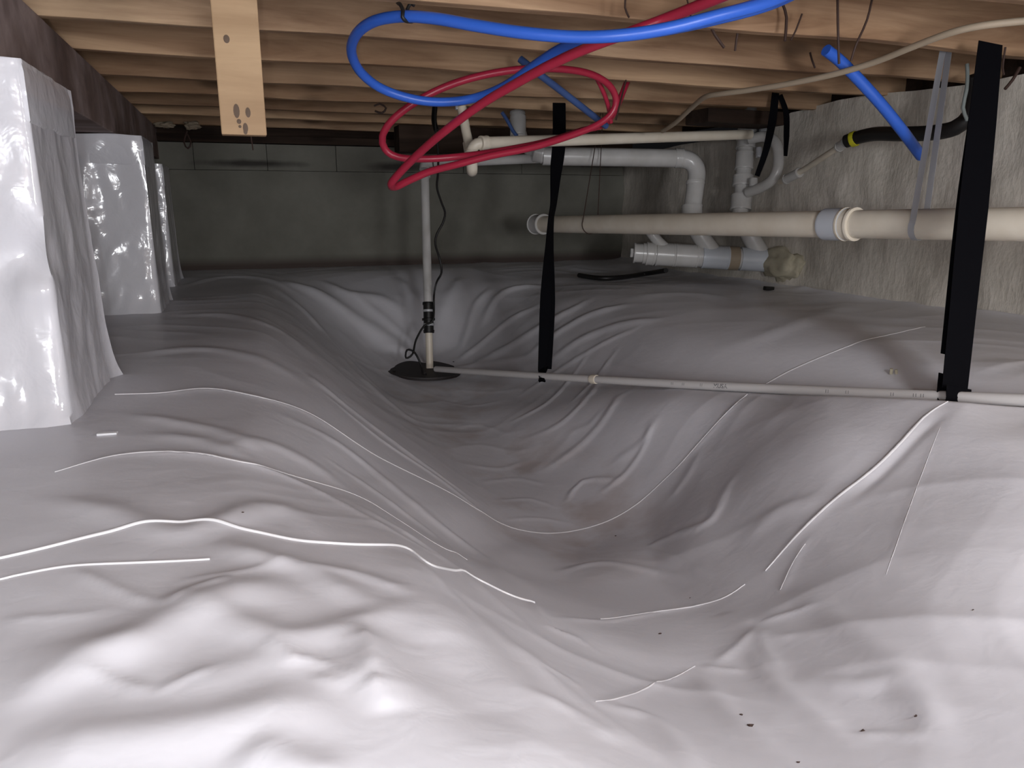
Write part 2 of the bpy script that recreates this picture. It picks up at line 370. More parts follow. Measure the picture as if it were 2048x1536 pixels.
# folds of the liner: crest path (as seen in the photograph), height, half width, sharpness
FOLDS = [
 # broad soft swells lower left
 ([(0,1335),(150,1315),(260,1285),(350,1245),(450,1195),(590,1170)], .020, .045, 0),
 ([(0,1400),(140,1350),(230,1310),(330,1290)], .012, .030, 0),
 ([(0,1500),(300,1480),(450,1455),(570,1425),(670,1400)], .018, .040, 0),
 ([(480,1500),(560,1536),(700,1580)], .016, .030, 0),
 ([(330,1190),(420,1225),(560,1275),(680,1260),(820,1210)], .013, .028, 0),
 ([(430,1085),(520,1115),(620,1145),(690,1190),(760,1220)], .014, .030, 0),
 ([(60,1000),(220,1030),(300,1060),(360,1070),(430,1050),(520,1020),(590,1030),(650,1090)], .013, .035, 0),
 ([(600,1140),(700,1150),(790,1180),(815,1200)], .008, .018, 0),
 ([(700,1255),(735,1300),(755,1370),(790,1430)], .018, .030, 0),
 ([(620,1360),(670,1370),(700,1380)], .006, .010, 1),
 ([(650,1345),(690,1355),(730,1375)], .006, .010, 1),
 ([(330,1400),(500,1330),(640,1300)], .006, .03, 0),
 ([(800,1110),(850,1180),(880,1260),(900,1340)], .014, .040, 0),
 ([(900,1200),(960,1290),(1040,1380),(1120,1470)], .012, .035, 0),
 ([(840,1240),(880,1330),(960,1430),(1010,1500)], -.014, .045, 0),
 ([(150,1345),(230,1365),(312,1392)], .008, .006, 1),
 ([(312,1392),(360,1368),(430,1338)], .007, .006, 1),
 ([(140,1140),(240,1185),(335,1222)], .009, .009, 1),
 ([(335,1222),(380,1190),(470,1160)], .009, .010, 1),
 ([(530,1285),(570,1310),(600,1335)], .006, .006, 1),
 ([(560,1332),(620,1325),(680,1345)], .006, .006, 1),
 ([(722,1262),(742,1310),(746,1370)], .010, .008, 1),
 ([(746,1370),(760,1400),(780,1428)], .008, .007, 1),
 ([(350,1165),(480,1150),(600,1120)], .007, .010, 1),
 ([(0,1240),(120,1235),(215,1228)], .006, .010, 1),
 # left plateau
 ([(120,945),(240,915),(380,912),(500,930),(620,975),(760,1050),(900,1130)], .010, .014, 1),
 ([(230,792),(330,790),(420,782),(520,800),(620,832),(740,905)], .007, .016, 1),
 ([(250,830),(360,850),(450,870),(530,905)], .008, .022, 0),
 ([(280,870),(400,885),(520,925)], .006, .020, 0),
 ([(430,905),(520,890),(620,930),(700,985)], .008, .025, 0),
 ([(360,575),(450,555),(540,562),(620,600)], .010, .030, 0),
 ([(340,630),(460,632),(560,665),(640,730)], .010, .035, 0),
 ([(230,720),(380,700),(520,720),(620,780)], .008, .035, 0),
 # left bank, running with the trench
 ([(545,572),(625,640),(690,725),(770,800),(870,870)], .016, .030, 0),
 ([(585,600),(660,680),(740,760),(800,810)], .008, .014, 0),
 ([(600,740),(700,820),(820,910),(960,1010)], .010, .018, 0),
 ([(650,790),(760,880),(880,960),(1010,1060)], .008, .013, 0),
 ([(560,830),(680,890),(800,985),(930,1090),(1080,1200)], .010, .020, 0),
 ([(640,910),(760,990),(880,1080),(980,1170)], .007, .013, 0),
 ([(700,1000),(800,1060),(900,1130),(1000,1210),(1110,1300)], .009, .018, 0),
 ([(820,1110),(900,1190),(1010,1290),(1130,1380)], .008, .016, 0),
 ([(1060,1205),(1100,1255),(1150,1275),(1210,1310)], .010, .010, 1),
 ([(960,1230),(1060,1320),(1130,1360),(1200,1420)], .008, .014, 0),
 ([(1020,1290),(1110,1370),(1240,1470),(1330,1536)], .011, .020, 0),
 ([(1060,1390),(1160,1440),(1240,1500)], .009, .018, 0),
 ([(1190,1410),(1300,1440),(1360,1500),(1400,1560)], .010, .020, 0),
 # lower right swells
 ([(1500,1300),(1560,1380),(1650,1450),(1720,1500)], .012, .022, 0),
 ([(1390,1335),(1450,1420),(1530,1490),(1620,1536)], .010, .024, 0),
 ([(1580,1360),(1700,1370),(1790,1365),(1850,1420),(1900,1500)], .010, .024, 0),
 ([(1560,1190),(1620,1200),(1700,1260),(1800,1330),(1870,1400)], .009, .028, 0),
 ([(1700,1470),(1780,1470),(1860,1480)], .008, .014, 0),
 ([(1620,1070),(1700,1120),(1800,1150),(1900,1200)], .007, .035, 0),
 # star crumple right of the trench
 ([(1440,1225),(1480,1240),(1515,1252)], .009, .010, 1),
 ([(1515,1252),(1560,1235),(1640,1210)], .010, .011, 1),
 ([(1430,1330),(1480,1290),(1515,1255)], .011, .012, 1),
 ([(1400,1332),(1440,1338),(1490,1342)], .007, .008, 1),
 ([(1520,1262),(1560,1275),(1600,1270)], .006, .008, 1),
 ([(1515,1256),(1530,1300),(1570,1350)], .008, .010, 1),
 ([(1100,1240),(1210,1245),(1330,1222),(1440,1198)], .008, .008, 1),
 ([(1180,1412),(1220,1405),(1390,1335)], .006, .006, 1),
 # right bank
 ([(1290,1095),(1350,1070),(1420,1040),(1450,980),(1475,945)], .012, .018, 0),
 ([(1290,1098),(1370,1125),(1430,1150)], .008, .012, 0),
 ([(1110,1150),(1200,1130),(1300,1140),(1390,1160)], .008, .020, 0),
 ([(1130,1010),(1165,965),(1250,962)], .008, .010, 0),
 ([(1090,940),(1150,900),(1200,850),(1240,790)], .010, .016, 0),
 ([(1200,990),(1250,950),(1290,890),(1300,840)], .009, .016, 0),
 ([(1050,880),(1120,850),(1180,790),(1220,720)], .009, .013, 0),
 ([(1010,850),(1090,810),(1140,760),(1180,700)], .009, .012, 0),
 ([(1240,690),(1190,760),(1140,810)], .007, .010, 0),
 ([(1290,650),(1200,690),(1120,740),(1040,790)], .009, .016, 0),
 ([(1130,870),(1180,850),(1200,820)], .006, .008, 1),
 ([(1400,900),(1370,960),(1330,1010)], .007, .016, 0),
 ([(1320,830),(1280,890),(1220,930)], .006, .014, 0),
 ([(1660,1000),(1560,1020),(1480,1090)], .007, .030, 0),
 ([(1500,880),(1600,900),(1700,960)], .006, .040, 0),
 # trench bottom
 ([(880,862),(960,850),(1010,868),(1060,860)], 0.0030, .012, 0),
 ([(900,900),(960,892),(1030,905),(1090,890)], 0.0040, .012, 1),
 ([(930,930),(1000,938),(1060,920)], 0.0040, .014, 0),
 ([(960,965),(1040,958),(1100,975)], 0.0035, .012, 0),
 ([(990,1005),(1060,1000),(1120,1020)], 0.0030, .012, 0),
 ([(1010,1040),(1080,1038),(1150,1050)], 0.0030, .012, 0),
 ([(870,800),(940,812),(1010,800)], 0.0030, .014, 0),
 ([(900,780),(980,785),(1050,775)], 0.0025, .012, 0),
 # fan of folds behind the sump
 ([(560,562),(640,590),(720,645),(790,690),(855,730)], .028, .045, 0),
 ([(640,560),(700,590),(760,600),(830,640)], .018, .035, 0),
 ([(700,585),(770,640),(840,700)], .012, .025, 0),
 ([(790,555),(830,600),(850,660)], .016, .035, 0),
 ([(925,555),(895,600),(880,650)], .020, .040, 0),
 ([(985,575),(950,610),(935,660),(920,700)], .016, .022, 0),
 ([(1090,572),(1030,576),(990,600),(960,660)], .018, .024, 0),
 ([(1080,610),(1020,640),(960,690),(910,725)], .016, .026, 0),
 ([(1180,600),(1090,650),(1010,700),(930,735)], .018, .032, 0),
 ([(1260,610),(1180,630),(1110,670),(1050,715)], .016, .028, 0),
 ([(1330,640),(1240,650),(1160,680),(1090,730)], .014, .026, 0),
 ([(870,740),(1000,725),(1080,710)], .008, .020, 0),
 ([(760,690),(820,710),(870,745)], .010, .020, 0),
 # right of the pipe, towards the wall
 ([(1240,600),(1340,590),(1450,600),(1560,640)], .012, .060, 0),
 ([(1400,700),(1500,680),(1620,640),(1700,610)], .008, .050, 0),
 ([(1700,700),(1820,680),(1950,690)], .010, .080, 0),
 ([(1960,740),(2048,720)], .010, .05, 0),
 # fold that runs from the wide strap down the right bank
 ([(1900,802),(1850,835),(1800,888),(1740,945),(1660,1010),(1590,1075),(1530,1140)], .009, .010, 1),
 ([(1890,825),(1840,870),(1760,950),(1700,1005)], -.008, .012, 0),
 ([(1880,850),(1850,930),(1800,1070),(1770,1150)], .004, .006, 1),
 ([(1620,1070),(1590,1120),(1560,1185)], .006, .007, 1),
 ([(1500,788),(1460,820),(1420,865),(1350,940)], .006, .010, 1),
]
Z0 = Z.copy(); DZ = np.zeros_like(Z)
for pp, amp, w, sharp in FOLDS:
    if not sharp and pp[0][1] > 950: w *= 0.78
    P = hit_path(pp, 22, Z0); P = [p for p in P if p[1] < YW-0.02 and p[0] < XW]
    if len(P) < 2: continue
    Q = np.array(P)[:, :2]; pad = w*3.2
    ix0, ix1 = np.searchsorted(GX, Q[:, 0].min()-pad), np.searchsorted(GX, Q[:, 0].max()+pad)
    iy0, iy1 = np.searchsorted(GY, Q[:, 1].min()-pad), np.searchsorted(GY, Q[:, 1].max()+pad)
    if ix1 <= ix0 or iy1 <= iy0: continue
    sx, sy = XX[iy0:iy1, ix0:ix1], YY[iy0:iy1, ix0:ix1]
    L = np.concatenate([[0], np.cumsum(np.hypot(*np.diff(Q, axis=0).T))]); best = np.full(sx.shape, 9.0); bt = np.zeros(sx.shape)
    for i in range(len(Q)-1):
        a, b = Q[i], Q[i+1]; d = b-a; l2 = d@d+1e-12; tt = np.clip(((sx-a[0])*d[0]+(sy-a[1])*d[1])/l2, 0, 1)
        dd = np.hypot(sx-a[0]-tt*d[0], sy-a[1]-tt*d[1]); k = dd < best
        best = np.where(k, dd, best); bt = np.where(k, (L[i]+tt*math.sqrt(l2))/L[-1], bt)
    env = np.clip(np.minimum(bt, 1-bt)*4+0.08, 0, 1)
    g = np.exp(-best/w)*(1/(1+0.0)) if sharp else np.exp(-(best/w)**2)
    near = 0.52+0.28*np.clip((sy-1.0)/2.5, 0, 1)
    DZ[iy0:iy1, ix0:ix1] += amp*env*g*near
Z = Z0+DZ
# small irregular creasing everywhere, stretched across the trench direction
def vnoise(x, y, seed):
    xi, yi = np.floor(x).astype(int), np.floor(y).astype(int); fx, fy = x-xi, y-yi
    fx, fy = fx*fx*fx*(fx*(fx*6-15)+10), fy*fy*fy*(fy*(fy*6-15)+10)
    def h(a, b): 
        n = (a*374761393+b*668265263+seed*362437) & 0x7fffffff; n = ((n ^ (n >> 13))*1274126177) & 0x7fffffff
        return (n & 0xffff)/65535.0
    return (h(xi, yi)*(1-fx)+h(xi+1, yi)*fx)*(1-fy)+(h(xi, yi+1)*(1-fx)+h(xi+1, yi+1)*fx)*fy
w1 = vnoise(XX*2+3, YY*2, 1)*1.6
n = np.abs(vnoise((XX*.8+YY*.6)*7+w1, (YY*.8-XX*.6)*2.2+9, 2)-.5)
n2 = np.abs(vnoise((XX*.5-YY*.86)*9+w1*2+40, (YY*.5+XX*.86)*3+40, 5)-.5)
Z += -0.018*n*vnoise(XX*1.3+7, YY*1.3+5, 3)-0.010*n2*vnoise(XX*1.7+17, YY*1.7+25, 6)+0.007*(vnoise(XX*4+50, YY*4+50, 8)-.5)+0.0035
# raised skirt where the liner meets the walls
Z += 0.02*np.exp(-((XW-XX)/0.05))

tq = np.clip(t, 0, 1); zpipe = PIPE_A[2]+tq*ab[2]-0.012*np.sin(math.pi*tq)-0.014
over = np.clip(Z-(zpipe-0.002+np.clip(dxy-0.010, 0, None)*0.22), 0, None); Z = Z-over*np.exp(-(np.clip(dxy-0.05, 0, None)/0.16)**2)
floor = bpy.data.objects.new('floor', None); COL.objects.link(floor); floor['kind'] = 'structure'
floor['label'] = 'white vapour barrier liner draped over a trench in the crawl space ground'
def seam_y(k, x):
    return {0: 0.99+0.13*x, 1: 1.32+0.0*x, 2: 1.805+0.0*x}[k]
sheet = (YY > seam_y(0, XX)).astype(int)+(YY > seam_y(1, XX)).astype(int)+(YY > seam_y(2, XX)).astype(int)
ny, nx = Z.shape; idx = np.arange(ny*nx).reshape(ny, nx); sc = sheet[:-1, :-1]
quads = np.stack([idx[:-1, :-1], idx[:-1, 1:], idx[1:, 1:], idx[1:, :-1]], -1)
ALLV = np.stack([XX, YY, Z], -1).reshape(-1, 3)
for s in range(4):
    q = quads[sc == s]; uv = np.unique(q); rem = np.full(ny*nx, -1); rem[uv] = np.arange(len(uv)); q2 = rem[q]
    me = bpy.data.meshes.new('liner_sheet'); me.vertices.add(len(uv)); me.vertices.foreach_set('co', ALLV[uv].ravel())
    me.loops.add(q2.size); me.loops.foreach_set('vertex_index', q2.ravel().astype(np.int32))
    me.polygons.add(len(q2)); me.polygons.foreach_set('loop_start', np.arange(0, q2.size, 4, dtype=np.int32))
    me.update(calc_edges=True); me.validate()
    link('liner_sheet', me, 'liner', floor, smooth=True)
def floor_z(x, y): return float(grid_z(Z, np.array([x]), np.array([y]))[0])

def seam(pp, w, h, m='seam', off=0.0):
    """A welded seam: a low rounded bead lying on the liner."""
    P = np.array(hit_path(pp, 9, Z0)); k = np.ones(5)/5
    for c in (0, 1): P[2:-2, c] = np.convolve(P[:, c], k, 'valid')
    V, Fc = [], []; n = len(P)
    for i in range(n):
        T = P[min(i+1, n-1)]-P[max(i-1, 0)]; T[2] = 0; T /= np.linalg.norm(T)+1e-9; s = np.array([-T[1], T[0], 0])
        tw = w*(0.35+0.65*min(1, 6*min(i, n-1-i)/n))
        for a, hh in ((-1, -.0015), (-.6, h*.8), (0, h), (.6, h*.8), (1, -.0015)):
            p = P[i]+s*(a*tw/2+off); V.append((p[0], p[1], floor_z(p[0], p[1])+hh))
    for i in range(n-1):
        for k2 in range(4): Fc.append((i*5+k2, i*5+k2+1, i*5+6+k2, i*5+5+k2))
    return link('seam', mesh('seam', V, Fc), m, floor, smooth=True)
seam([(230,790),(330,789),(420,781),(520,800),(620,830),(750,910),(900,985),(1000,1045),(1080,1065),(1180,1055),(1260,1020),(1350,940),(1430,850),(1500,783)], .006, .0018, 'seam_soft')
seam([(1500,776),(1570,730),(1700,690),(1850,655)], .009, .0015, 'seam_soft')
seam([(110,948),(240,915),(380,911),(470,925),(560,945),(700,985),(800,1040),(870,1085),(935,1120)], .0045, .0012, 'seam_soft')
seam([(0,1125),(100,1100),(200,1075),(320,1055),(420,1052),(500,1065),(600,1085),(700,1093),(800,1098),(830,1110),(855,1135),(920,1148),(960,1165),(1020,1195),(1070,1212)], .0065, .003)
seam([(0,1165),(100,1143),(170,1135),(300,1128),(420,1122)], .005, .002)
seam([(1200,1242),(1330,1222),(1440,1195),(1490,1165)], .006, .0015, 'seam_soft')
seam([(1190,1410),(1230,1402),(1330,1360),(1390,1332)], .003, .001, 'seam_soft')
seam([(1895,806),(1850,835),(1800,888),(1740,945),(1660,1010),(1590,1075),(1530,1140)], .009, .002, 'seam_soft')
seam([(1880,855),(1850,930),(1800,1070),(1772,1150)], .002, .0006, 'seam_soft')
seam([(1610,1090),(1585,1125),(1560,1180)], .003, .001, 'seam_soft')
# little specks of dirt dropped on the liner
for i, (px, py, s) in enumerate([(1320,1268,.0035),(1231,1072,.003),(1500,1452,.004),(1482,1430,.0025),(1726,1462,.003),(1832,1432,.0025),(1946,1220,.002),(485,1025,.002),(1596,1525,.002),(1380,1196,.0018)]):
    p = hit(px, py, Z); v = [p+s*np.array([math.cos(a)*(1+.4*math.sin(3*a+i)), math.sin(a)*(.6+.2*math.cos(2*a+i)), .25]) for a in np.linspace(0, 2*math.pi, 7)[:-1]]+[p+np.array([0, 0, s*.7])]
    v += [p+np.array([0, 0, -s])]
    o = link('dirt_crumb', mesh('dirt_crumb', v, [(a, (a+1) % 6, 6) for a in range(6)]+[((a+1) % 6, a, 7) for a in range(6)]), 'darkwire')
    tag(o, ['dark dirt crumb in the trench just above its seam, larger than its neighbours', 'dark dirt crumb on the right bank of the trench below the curved seam', 'larger of two close dark crumbs low on the liner right of the trench',
            'smaller of two close dark crumbs low on the liner right of the trench', 'dark crumb near the lower right corner, left of its nearest neighbour', 'dark crumb nearest the lower right corner of the liner',
            'dark speck alone on the smooth liner at the right edge', 'dark speck on the left part of the liner above the white seam', 'dark speck at the very bottom edge of the liner', 'tiny dark speck beside the seam in the trench'][i], 'debris', 'dirt crumbs on the liner')

# ------------------------------------------------------------------ walls
def wall(name, lo, hi, m): 
    o = link(name, boxm(name, lo, hi), m); o['kind'] = 'structure'; return o
def rough_wall(name, axis, pos, a0, a1, z0, z1f, m, amp=0.018, thick=0.2, sgn=1):
    """Wall with a hand-sprayed uneven face: a displaced grid with a thick body behind it."""
    na, nz = int((a1-a0)/0.03), 34; V, Fc = [], []
    for i in range(na+1):
        a = a0+(a1-a0)*i/na; zt = z1f(a)
        for j in range(nz+1):
            z = z0+(zt-z0)*j/nz
            d = amp*(noise.noise(Vector((a*3.1, z*4, 1.3)))+.6*noise.noise(Vector((a*9, z*7, 5)))+.25*noise.noise(Vector((a*26, z*13, 9))))
            V.append((pos-sgn*d, a, z) if axis == 'x' else (a, pos-sgn*d, z))
    n0 = len(V)
    for i in range(na+1):
        a = a0+(a1-a0)*i/na; zt = z1f(a)
        for z in (z0, zt): V.append((pos+sgn*thick, a, z) if axis == 'x' else (a, pos+sgn*thick, z))
    for i in range(na):
        for j in range(nz): Fc.append((i*(nz+1)+j, (i+1)*(nz+1)+j, (i+1)*(nz+1)+j+1, i*(nz+1)+j+1))
        Fc.append((i*(nz+1)+nz, (i+1)*(nz+1)+nz, n0+(i+1)*2+1, n0+i*2+1)); Fc.append((n0+i*2, n0+i*2+1, n0+i*2+3, n0+i*2+2))
    o = link(name, mesh(name, V, Fc), m, smooth=False); shade(o, 1.0); o['kind'] = 'structure'; return o
JB = 0.845                                    # underside of the joists
wr = rough_wall('wall_right', 'x', XW, YB, YW+.1, -.5, lambda a: JB+0.012+0.012*math.sin(a*5)-0.10*max(0, min(1, (a-3.25)/.25)), 'foam', 0.022)
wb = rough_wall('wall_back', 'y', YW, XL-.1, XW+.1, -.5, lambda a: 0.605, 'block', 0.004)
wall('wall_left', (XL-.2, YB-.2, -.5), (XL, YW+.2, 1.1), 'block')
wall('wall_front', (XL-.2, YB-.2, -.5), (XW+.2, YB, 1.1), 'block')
# top course of blocks of the back wall, each a block with open recessed core slots
def slot_block(x0, x1, z0, z1, slots):
    import bmesh
    me = boxm('block', (x0+.0012, YW-.009+.003*math.sin(x0*40), z0+.001), (x1-.0012, YW+.16, z1-.001), 0.002)
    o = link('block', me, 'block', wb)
    return o
xs = [-.62, -.22, .19, .60, 1.01, 1.42, 1.83, 2.24, 2.6]
for a, b in zip(xs[:-1], xs[1:]): slot_block(a, b, .606, .760, None)
# ------------------------------------------------------------------ ceiling: subfloor, joists, girder, sills
ceil = link('ceiling', boxm('ceiling', (XL-.2, YB-.2, JB+.235), (XW+.2, YW+.3, JB+.26)), 'subfloor'); ceil['kind'] = 'structure'
y = -1.45
jy = [1.75+.435*k for k in range(-11, 8)]
for k, y in enumerate(jy):
    if y > YW-.1: continue
    link('joist', boxm('joist', (XL, y, JB+R.uniform(-.004, .004)), (XW+.12, y+.038, JB+.235), .004, .010, 28), 'joist', ceil)
GXR = -.405
link('girder', boxm('girder', (GXR-.14, YB, .662), (GXR, YW+.05, JB-.004), .004), 'girder', ceil)
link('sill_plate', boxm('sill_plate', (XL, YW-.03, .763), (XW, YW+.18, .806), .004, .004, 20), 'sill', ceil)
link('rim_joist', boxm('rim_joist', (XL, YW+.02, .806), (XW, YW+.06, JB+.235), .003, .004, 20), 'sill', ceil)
link('rim_joist', boxm('rim_joist', (XW+.08, YB, JB+.01), (XW+.12, YW, JB+.235), .003), 'sill', ceil)
link('blocking', boxm('blocking', (2.12, 3.20, .785), (2.56, 3.40, JB+.005), .006, .006, 6), 'sill', ceil)
link('blocking', boxm('blocking', (.9, 4.45, .70), (2.4, 4.60, JB+.005), .006, .006, 10), 'sill', ceil)

# ------------------------------------------------------------------ piers wrapped in poly
def pier(label, x0, x1, y0, y1, h, seed, flare, bulge, prob):
    """Block pier wrapped in shiny poly: four draped faces with creases, flared feet and a closed top."""
    t_ = thing('wrapped_pier', label, 'pier', ((x0+x1)/2, (y0+y1)/2, 0)); nu, nv = 40, 96
    per = []                                               # perimeter points, rounded corners, counter clockwise from front left
    def side(a, b):
        return [(a[0]+(b[0]-a[0])*i/nu, a[1]+(b[1]-a[1])*i/nu) for i in range(nu)]
    c = [(x0, y0), (x1, y0), (x1, y1), (x0, y1)]
    for i in range(4): per += side(c[i], c[(i+1) % 4])
    n = len(per); V, Fc = [], []; nr = [(0, -1), (1, 0), (0, 1), (-1, 0)]
    for j in range(nv+1):
        v = j/nv; z = -.03+(h+.03)*v
        for i, (px, py) in enumerate(per):
            s = i//nu; u = (i % nu)/nu; nx_, ny_ = nr[s]
            # blend normals at corners
            if u < .08: q = nr[(s-1) % 4]; w = .5+u/.16; nx_, ny_ = nx_*w+q[0]*(1-w), ny_*w+q[1]*(1-w)
            if u > .92: q = nr[(s+1) % 4]; w = .5+(1-u)/.16; nx_, ny_ = nx_*w+q[0]*(1-w), ny_*w+q[1]*(1-w)
            P = Vector((px*6+seed, py*6, z*3.2))
            a = abs(noise.noise(P))*.05+abs(noise.noise(P*2.3+Vector((3, 1, 7))))*.022+abs(noise.noise(P*5+Vector((9, 1, 7))))*.006
            edge = 4*u*(1-u)
            d = -a*bulge*(1.15-v)**.4*(.35+.65*edge)+bulge*.012
            d += flare*math.exp(-(max(z, 0))/.05)+flare*1.6*(1-v)**2*(.5+.5*noise.noise(Vector((px*4+seed, py*4, 2))))
            # deep pinch in the front right corner
            if prob:
                cx = min(abs(px-x1)+abs(py-y0), .6); d += -prob*math.exp(-(cx/.07)**2)*math.exp(-((z-.32)/.05)**2)
                d += prob*.7*math.exp(-(cx/.05)**2)*math.exp(-((z-.26)/.03)**2)
            if s == 1: d = d*.25
            V.append((px+nx_*d, py+ny_*d, z+(.006*noise.noise(Vector((px*9, py*9, seed))) if j == nv else 0)))
    for j in range(nv):
        for i in range(n): i2 = (i+1) % n; Fc.append((j*n+i, j*n+i2, (j+1)*n+i2, (j+1)*n+i))
    Fc.append(tuple(nv*n+i for i in range(n)))
    w = link('wrap', mesh('wrap', V, Fc), 'poly', t_); shade(w, 1.2)
    # folded collar taped round the top
    V, Fc = [], []
    hh = [h-.105, h-.10, h-.02, h+.002]; oo = [.000, .0035, .004, .0]
    for j in range(4):
        for i, (px, py) in enumerate(per):
            s = i//nu; nx_, ny_ = nr[s]; u = (i % nu)/nu
            if u < .04 or u > .96: q = nr[(s+(1 if u > .5 else -1)) % 4]; nx_, ny_ = (nx_+q[0])*.7, (ny_+q[1])*.7
            V.append((px+nx_*oo[j]*1.2, py+ny_*oo[j]*1.2, hh[j]+.006*noise.noise(Vector((px*8+seed, py*8, 3)))))
    for j in range(3):
        for i in range(n): i2 = (i+1) % n; Fc.append((j*n+i, j*n+i2, (j+1)*n+i2, (j+1)*n+i))
    shade(link('top_fold', mesh('top_fold', V, Fc), 'poly', t_), 1.0)
    return t_
p1 = pier('big bright poly wrapped pier at the left edge, nearest of the three', -.80, -.335, 1.60, 2.00, .655, 3.1, .030, 1.0, .035)
link('shim', boxm('shim', (-.50, 1.80, .655), (-.352, 1.95, .668), .002), 'shim', p1)
p2 = pier('poly wrapped pier in the middle, shiny creases on its front', -.72, -.315, 3.20, 3.56, .655, 11.7, .022, .8, .0)
p3 = pier('narrow looking poly wrapped pier farthest away near the back wall', -.70, -.335, 4.20, 4.56, .60, 23.3, .022, .6, .0)
link('shim', boxm('shim', (-.56, 4.25, .60), (-.40, 4.52, .662), .003), 'girder', p3)
o = link('plastic_scrap', boxm('plastic_scrap', (-.03, -.006, 0), (.03, .006, .004), .001), 'seam'); pp = hit(215, 869, Z)
o.location = tuple(pp); o.rotation_euler = (0, 0, -.1); tag(o, 'small white plastic scrap on the floor at the foot of the nearest pier', 'scrap')
o.scale = (.55, 1, 1)

# ------------------------------------------------------------------ hanging two by four
b0 = on_y(443, 268, 1.70); w4, t4 = .088, .038
tb = thing('wooden_board', 'pale pine board hanging down from a joist at upper left', 'board', (b0[0]+.04, 1.72, b0[2]))
link('board', boxm('board', (b0[0], 1.705, b0[2]), (b0[0]+w4, 1.705+t4, JB+.16), .003), 'pine', tb)
tb.rotation_euler = (0, 0, 0)
def knot(px, py, rx, rz):
    p = on_y(px, py, 1.705); V = [(p[0], 1.7035, p[2])]+[(p[0]+rx*math.cos(a), 1.7042, p[2]+rz*math.sin(a)) for a in np.linspace(0, 2*math.pi, 13)[:-1]]
    link('knot', mesh('knot', V, [(0, 1+(k+1) % 12, 1+k) for k in range(12)]), 'knot', tb)
for a in [(453, 78, .006, .008), (473, 222, .006, .014), (496, 225, .005, .010), (478, 243, .0045, .005), (480, 253, .003, .003), (491, 256, .005, .010), (491, 263, .004, .006)]: knot(*a)

# ------------------------------------------------------------------ big cream drain pipe
cF = lambda px, th: at(px, 448.5, F*.089/th)
FL, FR = cF(1085, 32.0), cF(2048, 68.0); dF = FR-FL; uF = dF/np.linalg.norm(dF); FE = FR+uF*1.3
tF = thing('drain_pipe', 'long thick cream drain pipe slung under the joists along the right side', 'pipe', tuple(FL))
shade(link('pipe', tube_mesh('pipe', [FL+(FE-FL)*i/60 for i in range(61)], .0445, 32), 'cream', tF), .9)
def onF(px):
    best = min(np.linspace(0, 1, 900), key=lambda q: abs((lambda d: 1024+F*(d@rt)/(d@fw)-px)(FL+dF*q-CAM))); return FL+dF*best
o = collar('coupling', onF(1672), uF, .0525, .085, 'pale_blue_pvc', tF); o['label'] = 'bluish white coupling'
collar('coupling', onF(1700), uF, .0505, .045, 'cream', tF, .004)
o = collar('hub', FL-uF*.035, uF, .052, .10, 'white_pvc', tF, .005); o['label'] = 'white open end hub'
collar('hub_bore_shade', FL-uF*.0855, uF, .041, .002, 'slot', tF)  # thin dark disc on the hub end, shade of the open bore as colour

# plumber's tape sling round the big pipe
def rndvec(a, b, t): return a+(b-a)*t
pc = onF(1843); topz = JB+.005
ctop = at(1903, 5, np.dot(pc-CAM, fw)*1.0); ctop = ctop+(ctop-at(1900, 60, np.dot(pc-CAM, fw)))*0.6; ctop[2] = min(ctop[2], JB+.10)
side = np.cross(uF, [0, 0, 1.0]); side /= np.linalg.norm(side)          # horizontal, across the pipe
if np.dot(side, CAM-pc) < 0: side = -side                               # towards the camera
rr = .0462; arc = [pc+rr*(math.cos(a)*side+math.sin(a)*np.array([0, 0, 1.0]))+uF*(-(.02)*((math.pi*.05-a)/3.3)) for a in np.linspace(.25, -math.pi-.2, 15)]
t_ = thing('strap_hanger', 'silver perforated metal strap looped round the big cream pipe', 'strap', tuple(ctop))
ribbon('strap', [ctop, rndvec(ctop, arc[0], .5), rndvec(ctop, arc[0], .9)]+arc+[rndvec(arc[-1], ctop+rt*.015, .1), rndvec(arc[-1], ctop+rt*.015, .6), ctop+rt*.015], .019, uF, 'steel', t_, .0016)
# thin dark wire sling farther along
pc = onF(1180); c2 = at(1203, 150, np.dot(pc-CAM, fw)); c2[2] = JB+.01
arc = [pc+(.047)*(math.cos(a)*side+math.sin(a)*np.array([0, 0, 1.0])) for a in np.linspace(.4, -math.pi-.3, 13)]
t_ = thing('wire_hanger', 'thin dark wire looped round the far end of the big cream pipe', 'wire', tuple(c2))
tube('wire', [c2, rndvec(c2, arc[0], .5), rndvec(c2, arc[0], .9)]+arc+[rndvec(arc[-1], c2+rt*.01, .3), c2+rt*.012], .0022, 'darkwire', t_, seg=6)

# ------------------------------------------------------------------ drain manifold near the right wall (behind the big pipe)
mA, mB = at(1292, 507, 4.0), at(1560, 522, 3.98); mu = (mB-mA)/np.linalg.norm(mB-mA)
tm = thing('drain_manifold', 'fat white drain pipe with cleanout cap and three branches low by the right wall', 'pipe', tuple(mA))
mp = lambda px: mA+(mB-mA)*(px-1292)/268.
shade(link('pipe', tube_mesh('pipe', [mp(1285), mp(1400), mp(1500), mp(1560), mp(1585)], .055, 28), 'white_pvc', tm), .9)
collar('cleanout_cap', mp(1278), mu, .050, .06, 'white_pvc', tm, .004)
collar('cap_nut', mp(1266), mu, .026, .03, 'white_pvc', tm, 0, 6)
for px, L, m in ((1300, .045, 'white_pvc'), (1330, .10, 'white_pvc'), (1372, .12, 'white_pvc'), (1430, .14, 'pale_blue_pvc'), (1505, .13, 'pale_blue_pvc')):
    collar('coupling', mp(px), mu, .0605, L, m, tm, .002)
o = collar('band', mp(1466), mu, .0615, .055, 'tan', tm); o['label'] = 'tan rubber band clamp'
